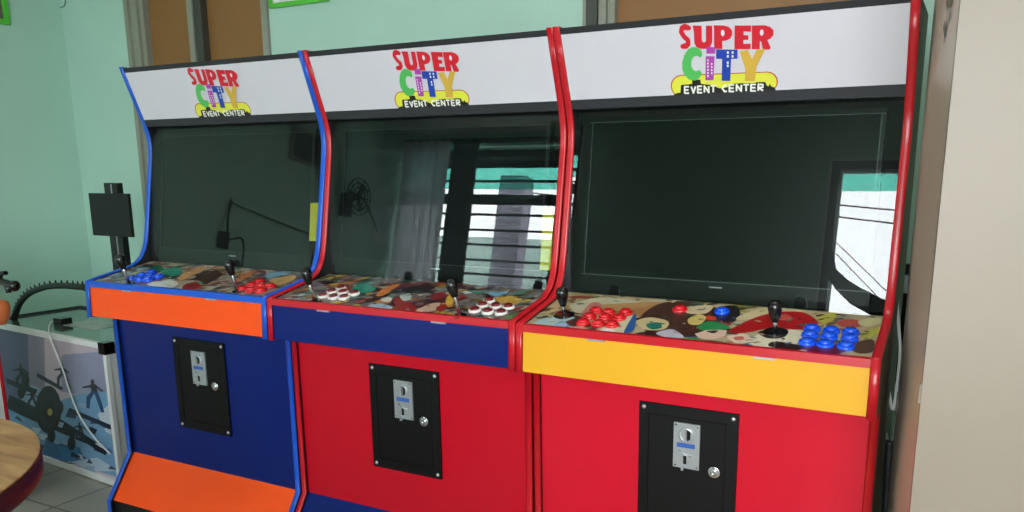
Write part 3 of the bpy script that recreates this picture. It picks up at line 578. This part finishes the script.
for k in range(46):
    u, v = rn.uniform(14, 112), rn.uniform(400, 474)
    if u > 100 and v < 420: continue
    hp(rn.choice([(206, 216, 230), (90, 130, 180), (40, 60, 100), (150, 175, 205), (220, 226, 236), (30, 40, 70)]), (u, v), (u+rn.uniform(3, 10), v+rn.uniform(0, 4)), (u+rn.uniform(3, 10), v+rn.uniform(4, 8)), (u-2, v+rn.uniform(2, 6)))
def disc(col, u, v, ru, rv): hp(col, *[(u+ru*math.cos(a), v+rv*math.sin(a)) for a in [2*math.pi*k/18 for k in range(18)]])
disc((20, 22, 34), 47, 410, 13, 24); disc((34, 44, 60), 47, 411, 9, 18); disc((18, 20, 28), 48, 412, 6, 12); disc((190, 170, 90), 48.5, 412.5, 2.6, 3.6)
for x0, y0 in ((20, 392), (36, 412), (58, 408), (50, 436), (70, 444), (24, 380)): disc((24, 26, 38), x0, y0, 4, 7)
hp((28, 38, 70), (68, 408), (114, 427), (112, 431), (66, 412)); hp((26, 34, 56), (36, 373), (62, 388), (60, 391), (35, 377)); hp((22, 28, 44), (84, 438), (106, 452), (104, 456), (82, 442)); hp((30, 30, 44), (4, 378), (36, 390), (34, 395), (6, 384))
def skier(u, v, s, leg, top):
    disc((60, 44, 44), u, v, 1.8*s, 2.4*s)
    hp(top, (u-2*s, v+2*s), (u+3*s, v+2.5*s), (u+5*s, v+10*s), (u-1*s, v+11*s)); hp(top, (u-2*s, v+3*s), (u-10*s, v+5*s), (u-10*s, v+6.5*s), (u-1*s, v+6*s)); hp(top, (u+3*s, v+3*s), (u+11*s, v+9*s), (u+10*s, v+10.5*s), (u+3*s, v+6*s))
    hp(leg, (u-1*s, v+10*s), (u+3*s, v+10*s), (u-2*s, v+18*s), (u-3*s, v+27*s), (u-6*s, v+26*s), (u-6*s, v+15*s)); hp(leg, (u+1*s, v+10*s), (u+5*s, v+10*s), (u+9*s, v+20*s), (u+12*s, v+31*s), (u+9*s, v+31*s), (u+5*s, v+20*s))
skier(91, 382, 1.0, (34, 74, 120), (44, 40, 56)); skier(60, 366, .75, (30, 40, 66), (30, 30, 46)); skier(19, 366, .8, (26, 30, 50), (24, 26, 40)); skier(78, 424, .6, (24, 36, 60), (26, 26, 40)); skier(30, 392, .6, (24, 30, 52), (24, 26, 40))
t.part('side_artwork', P.bm, M_art, rc=False)
# arch of black spiral hose over the table
bm = B(); zt = ZT-.0065; arc = []
for u, v in ((14, 319), (16, 312), (20, 303), (27, 295), (36, 290), (48, 286.5), (62, 285.5), (76, 286.5), (88, 289.5)):
    p = at(u, v, 1, .36); arc.append(p)
arc[0].z = zt; mir = 2*at(80, 286, 1, .36).x
pts = crv(arc+[V((-.42, .36, -.185)), V((-.345, .36, -.225)), V((-.325, .36, zt))], 5)
tube(bm, pts, .0125, 10)
for k in range(2, len(pts)-2, 2):
    tt = (pts[k+1]-pts[k-1]).normalized(); n = V((-tt.z, 0, tt.x)); n = n if n.z > 0 or tt.z > .8 else n
    lathe(bm, pts[k], n, [(.004, .010), (.0028, .020), (.0008, .023)], 6); 
solo('hose_arch', bm, M_plastic, (pts[0].x, .36, zt), 'black spiked hose bent into an arch over the game table', 'hose')
# score panel on a twin post
t = Thing('score_panel', hk(.46, .30, zt), 'black square panel on a twin black post, left of the blue edged cabinet', 'panel')
Y5 = .52
def P5(u, v): return at(u, v, 1, Y5)
pb = P5(117.5, 262); ptp = P5(113.5, 183)
for dx in (-.034, .012):
    bm = B(); box(bm, pb.x+dx, pb.x+dx+.030, Y5+.002, Y5+.028, zt, ptp.z); t.part('post', bm, M_plastic)
bm = B(); box(bm, pb.x-.004, pb.x+.012, Y5+.008, Y5+.022, zt, ptp.z-.004); t.part('post_insert', bm, M_steel)
a_, b2 = P5(91.5, 193), P5(133, 237); bm = B(); box(bm, a_.x-.002, P5(129.5, 193).x+.004, Y5-.012, Y5, b2.z, a_.z); t.part('panel', bm, mat('matt_black_panel', (14, 18, 18), .55))
# white cable and plug on the table
cab = Thing('cable', at(57, 322, 2, ZT), 'thin white cable hanging from the game table top across its artwork', 'cable')
def hf(u, v):
    a, z = hit_front(u, v); return hk(a, -.012, z)
p0 = at(51, 322, 2, ZT+.004); bm = B()
tube(bm, crv([at(60, 321, 2, ZT+.002), p0, hf(52, 333), hf(58, 350), hf(66, 370), hf(73, 392), hf(80, 410), hf(88, 424), hf(100, 440), hf(113, 453)]), .0028, 6); cab.part('wire', bm, M_white)
q0 = at(61, 321.5, 2, ZT+.004); bm = B(); box(bm, q0.x-.025, q0.x+.025, q0.y-.015, q0.y+.03, ZT-.008, ZT+.018); cab.part('plug', bm, M_plastic)
# scattered white fliers on the playfield
bm = B(); c0 = at(88, 323, 2, ZT)
hexa(bm, [V((c0.x+x, c0.y+y, z)) for x in (-.10, .12) for y in (-.05, .07) for z in (ZT-.0078, ZT-.006)])
solo('sheet', bm, mat('pale_sheet', (190, 196, 186), .3, noise=.4, nscale=20), (c0.x, c0.y, ZT-.008), 'pale printed sheet lying on the game table top', 'sheet')
# ------------------------------------------------------------------ small white and red arcade machine at the left edge
t = Thing('arcade_machine', (-.62, -.30, FLOOR), 'small white arcade machine with red edging at the left edge, behind the round table', 'arcade machine')
X1 = -.480
sd = [(-.022, FLOOR), (-.022, -.06), (-.05, .02), (-.20, .03), (-.24, -.04), (-.60, -.16), (-.60, FLOOR)]
for xx, nm in ((X1-.016, 'side_panel'), (X1-.34, 'side_panel')):
    bm = B(); prism(bm, [(y*1+.0, z) for y, z in sd], xx, xx+.016); sp = t.part(nm, bm, M_white)
    bm = B()
    for (a, b), (c, d) in zip(sd, sd[1:]+sd[:1]):
        tube(bm, [(xx+.008, a, b), (xx+.008, c, d)], .0105, 8)
    bmesh.ops.translate(bm, verts=bm.verts, vec=(0, 0, .0)); t.part('red_edging', bm, M_ered, parent=sp)
bm = B(); box(bm, X1-.324, X1-.016, -.59, -.03, FLOOR+.03, -.17); t.part('body', bm, M_red)
bm = B(); prism(bm, [(-.05, -.17), (-.05, -.02), (-.22, -.02), (-.55, -.15), (-.55, -.17)], X1-.324, X1-.016); t.part('console', bm, M_orange)
pj = at(6, 300, 1, -.04); bm = B(); g1 = at(-6, 280, 1, -.04); g2 = at(6, 283, 1, -.04); g3 = at(15, 286, 1, -.04)
tube(bm, crv([(g1.x, g1.y, -.03), g1, g2, g3]), .012, 10); lathe(bm, g3-V((.004, 0, 0)), (1, 0, -.1), [(.010, -.014), (.017, -.006), (.018, .004), (.012, .012), (.0001, .014)], 14)
tube(bm, [g2, at(9, 293, 1, -.04)], .009, 8); tube(bm, [at(-2, 282, 1, -.04), at(2, 273, 1, -.04), at(6, 273, 1, -.04)], .007, 8)
t.part('control_lever', bm, M_plastic)
bm = B(); c0 = at(-1, 299, 1, -.045); lathe(bm, (c0.x-.01, c0.y, c0.z-.055), (0, 0, 1), [(.016, -.03), (.028, -.01), (.033, .015), (.034, .03), (.03, .045), (.012, .052)], 20); t.part('dome_knob', bm, mat('orange_knob', (205, 110, 60), .35))
# ------------------------------------------------------------------ round wooden table
TX, TY, TR, TZ = .528, -1.05, .478, -.2
t = Thing('round_table', (TX, TY, FLOOR), 'round light wood table with a dark red edge at the bottom left', 'table')
bm = B(); lathe(bm, (TX, TY, TZ), (0, 0, 1), [(TR-.004, -.006), (TR-.001, -.004), (TR, -.001), (TR-.002, 0)], 96); t.part('table_top', bm, M_wood)
bm = B(); lathe(bm, (TX, TY, TZ), (0, 0, 1), [(TR-.03, -.052), (TR-.004, -.050), (TR+.001, -.044), (TR+.001, -.008), (TR-.003, -.006)], 96); t.part('edge_band', bm, M_dwood)
bm = B(); lathe(bm, (TX, TY, FLOOR), (0, 0, 1), [(.22, 0), (.22, .012), (.05, .03), (.035, .05), (.035, .5), (.10, .54), (.10, .555)], 32); t.part('pedestal', bm, M_trimblack)
# ------------------------------------------------------------------ beige cupboard on the right
c_fl, c_bl = V((2.321, -.30, 0)), V((2.272, .255, 0)); cy = (c_bl-c_fl).normalized(); cx_ = V((cy.y, -cy.x, 0)); CD = (c_bl-c_fl).length
def cu(a, d, z): p = c_fl+cx_*a+cy*d; return V((p.x, p.y, z))
def cbox(bm, a0, a1, d0, d1, z0, z1, mi=0): hexa(bm, [cu(a, d, z) for a in (a0, a1) for d in (d0, d1) for z in (z0, z1)], mi)
t = Thing('cupboard', cu(.35, .28, FLOOR), 'tall beige metal cupboard with a brown side at the right edge', 'cupboard')
bm = B(); cbox(bm, 0, .70, .022, CD, FLOOR+.03, 1.2); t.part('body', bm, M_bside)
bm = B(); cbox(bm, -.002, .70, .0, .0205, FLOOR+.05, 1.19); t.part('door', bm, M_beige)
bm = B(); cbox(bm, .01, .69, .03, CD-.02, FLOOR, FLOOR+.03); t.part('plinth', bm, M_trimblack)
hz = at(920, 395, 1, -.3).z; bm = B(); cbox(bm, -.005, .0, .006, .016, hz-.014, hz+.014); t.part('hinge', bm, M_beige)
def sfn(a, z, d): return cu(-.0006-d, a, z)
P = Paint(sfn, .00002); rn = random.Random(3); sz = at(957, 14, 1, -.1).z
for k in range(60):
    a, z = .20+rn.uniform(-.055, .055), sz+.02+rn.uniform(-.05, .09)
    col = rn.choice([(190, 150, 40), (200, 170, 60), (160, 130, 60)]) if z > sz+.05 else rn.choice([(90, 120, 110), (150, 140, 120), (70, 80, 80), (150, 130, 100), (120, 96, 76)])
    P.ell(col, a, z, rn.uniform(.006, .016), rn.uniform(.004, .01), rn.uniform(0, 3), 8, .3, rn)
t.part('worn_sticker', P.bm, mat('worn_print', (255, 255, 255), .6, attr=True), rc=False)
# cables and power strip between the last cabinet and the cupboard
yk = .30
def kp(u, v, y=.30): return at(u, v, 1, y)
bm = B(); tube(bm, crv([kp(898, 280), kp(897, 300), kp(899, 330), kp(900, 352), kp(897, 384), kp(893, 410), kp(889, 392), kp(885, 372), kp(889, 345), kp(893, 318), kp(895, 290)]), .0035, 6)
solo('cable', bm, M_white, kp(893, 410), 'looped white cable hanging between the last red cabinet and the beige cupboard', 'cable')
bm = B(); tube(bm, crv([kp(881, 412), kp(886, 432), kp(889, 448), kp(893, 434), kp(896, 414), kp(898, 392)]), .003, 6)
solo('cable', bm, mat('grey_wire', (120, 118, 112), .5), kp(889, 448), 'v shaped grey wire low beside the red edge of the last cabinet', 'cable')
bm = B(); tube(bm, crv([kp(890, 440), kp(888, 470), kp(885, 520), V((kp(882, 560).x, yk, FLOOR+.01))]), .009, 8)
solo('cable', bm, M_trimblack, (kp(882, 560).x, yk, FLOOR), 'thick dark cable running down to the floor beside the last cabinet', 'cable')
t = Thing('power_strip', (2.35, YB-.02, -.1), 'dark power strip with a grey plug on the back wall behind the last cabinet', 'power strip')
a_ = at(911, 275, 1, YB-.03); bm = B(); box(bm, a_.x-.045, a_.x+.05, YB-.03, YB-.001, a_.z-.32, a_.z+.03); t.part('housing', bm, M_plastic)
bm = B(); box(bm, a_.x-.02, a_.x+.03, YB-.055, YB-.03, a_.z-.05, a_.z); t.part('plug', bm, M_steel)
# loose loop of string on the wall
bm = B(); tube(bm, crv([at(u, v, 1, YB-.004) for u, v in ((50, -6), (53, 2), (58, 7), (64, 6), (65, -2), (60, -8))]), .003, 5)
solo('wall_string', bm, mat('faded_string', (104, 140, 126), .8), at(58, 7, 1, YB-.004), 'faded loop of string stuck high on the green wall', 'string')
# ------------------------------------------------------------------ light: daylight through the openings + two unseen ceiling tubes added for fill
w = bpy.data.worlds.new('daylight'); bpy.context.scene.world = w; w.use_nodes = True
bg = w.node_tree.nodes['Background']; bg.inputs[0].default_value = (.93, .955, 1.0, 1); bg.inputs[1].default_value = 25
LIGHTS = []
def portal(h):
    l = bpy.data.lights.new('window_portal', 'AREA'); l.shape = 'RECTANGLE'; l.size = (h[1]-h[0])*S; l.size_y = (h[3]-h[2])*S; l.cycles.is_portal = True
    o = bpy.data.objects.new('window_portal', l); COL.objects.link(o); o.location = ((h[0]+h[1])/2, YF-.12, (h[2]+h[3])/2); o.rotation_euler = (math.radians(90), 0, 0)
for h in (WF2, WF3, WF_ADD): portal(h)
M_tube = bpy.data.materials.new('lit_tube'); M_tube.use_nodes = True
pb_ = M_tube.node_tree.nodes['Principled BSDF']; pb_.inputs['Emission Color'].default_value = (1, .97, .92, 1); pb_.inputs['Emission Strength'].default_value = 8
for k, (lx, ly) in enumerate(((-.2, -.5), (2.1, -.1))):
    t = Thing('ceiling_fill_lamp', (lx, ly, ZC), ['left', 'right'][k]+' unseen fluorescent tube lamp on the ceiling, added for fill light', 'lamp', 'ceiling fill lamps')
    bm = B(); box(bm, lx-.5, lx+.5, ly-.03, ly+.03, ZC-.03, ZC); t.part('housing', bm, M_white)
    bm = B(); tube(bm, [(lx-.48, ly, ZC-.05), (lx+.48, ly, ZC-.05)], .015, 12); t.part('tube', bm, M_tube)
    l = bpy.data.lights.new('fill_tube_light', 'AREA'); l.shape = 'RECTANGLE'; l.size = .96*S; l.size_y = .05*S; l.energy = 6; l.color = (1, .97, .92)
    o = bpy.data.objects.new('fill_tube_light', l); COL.objects.link(o); o.location = (lx, ly, ZC-.07)
# ------------------------------------------------------------------ camera
cd = bpy.data.cameras.new('camera'); cam = bpy.data.objects.new('camera', cd); COL.objects.link(cam)
m3 = MX((RM[0], -RM[1], -RM[2])).transposed(); cam.matrix_world = MX.Translation(CAM) @ m3.to_4x4()
cd.sensor_width = 36; cd.sensor_fit = 'HORIZONTAL'; cd.lens = FOC/1024*36; cd.shift_x = -PX/1024; cd.shift_y = PY/1024; cd.clip_start = .02
sc = bpy.context.scene; sc.camera = cam
# ------------------------------------------------------------------ survey units -> metres
done = set()
for o in list(COL.objects):
    o.location = o.location*S
    if o.type == 'MESH' and o.data.name not in done:
        done.add(o.data.name); o.data.transform(MX.Scale(S, 4))
    if '_b' in o: del o['_b']
sc.view_settings.view_transform = 'Standard'; sc.view_settings.look = 'None'; sc.view_settings.gamma = 1; sc.view_settings.use_curve_mapping = False
sc.view_settings.exposure = -0.27
sc.cycles.use_denoising = True; sc.cycles.max_bounces = 8; sc.cycles.transparent_max_bounces = 12; sc.cycles.sample_clamp_indirect = 8
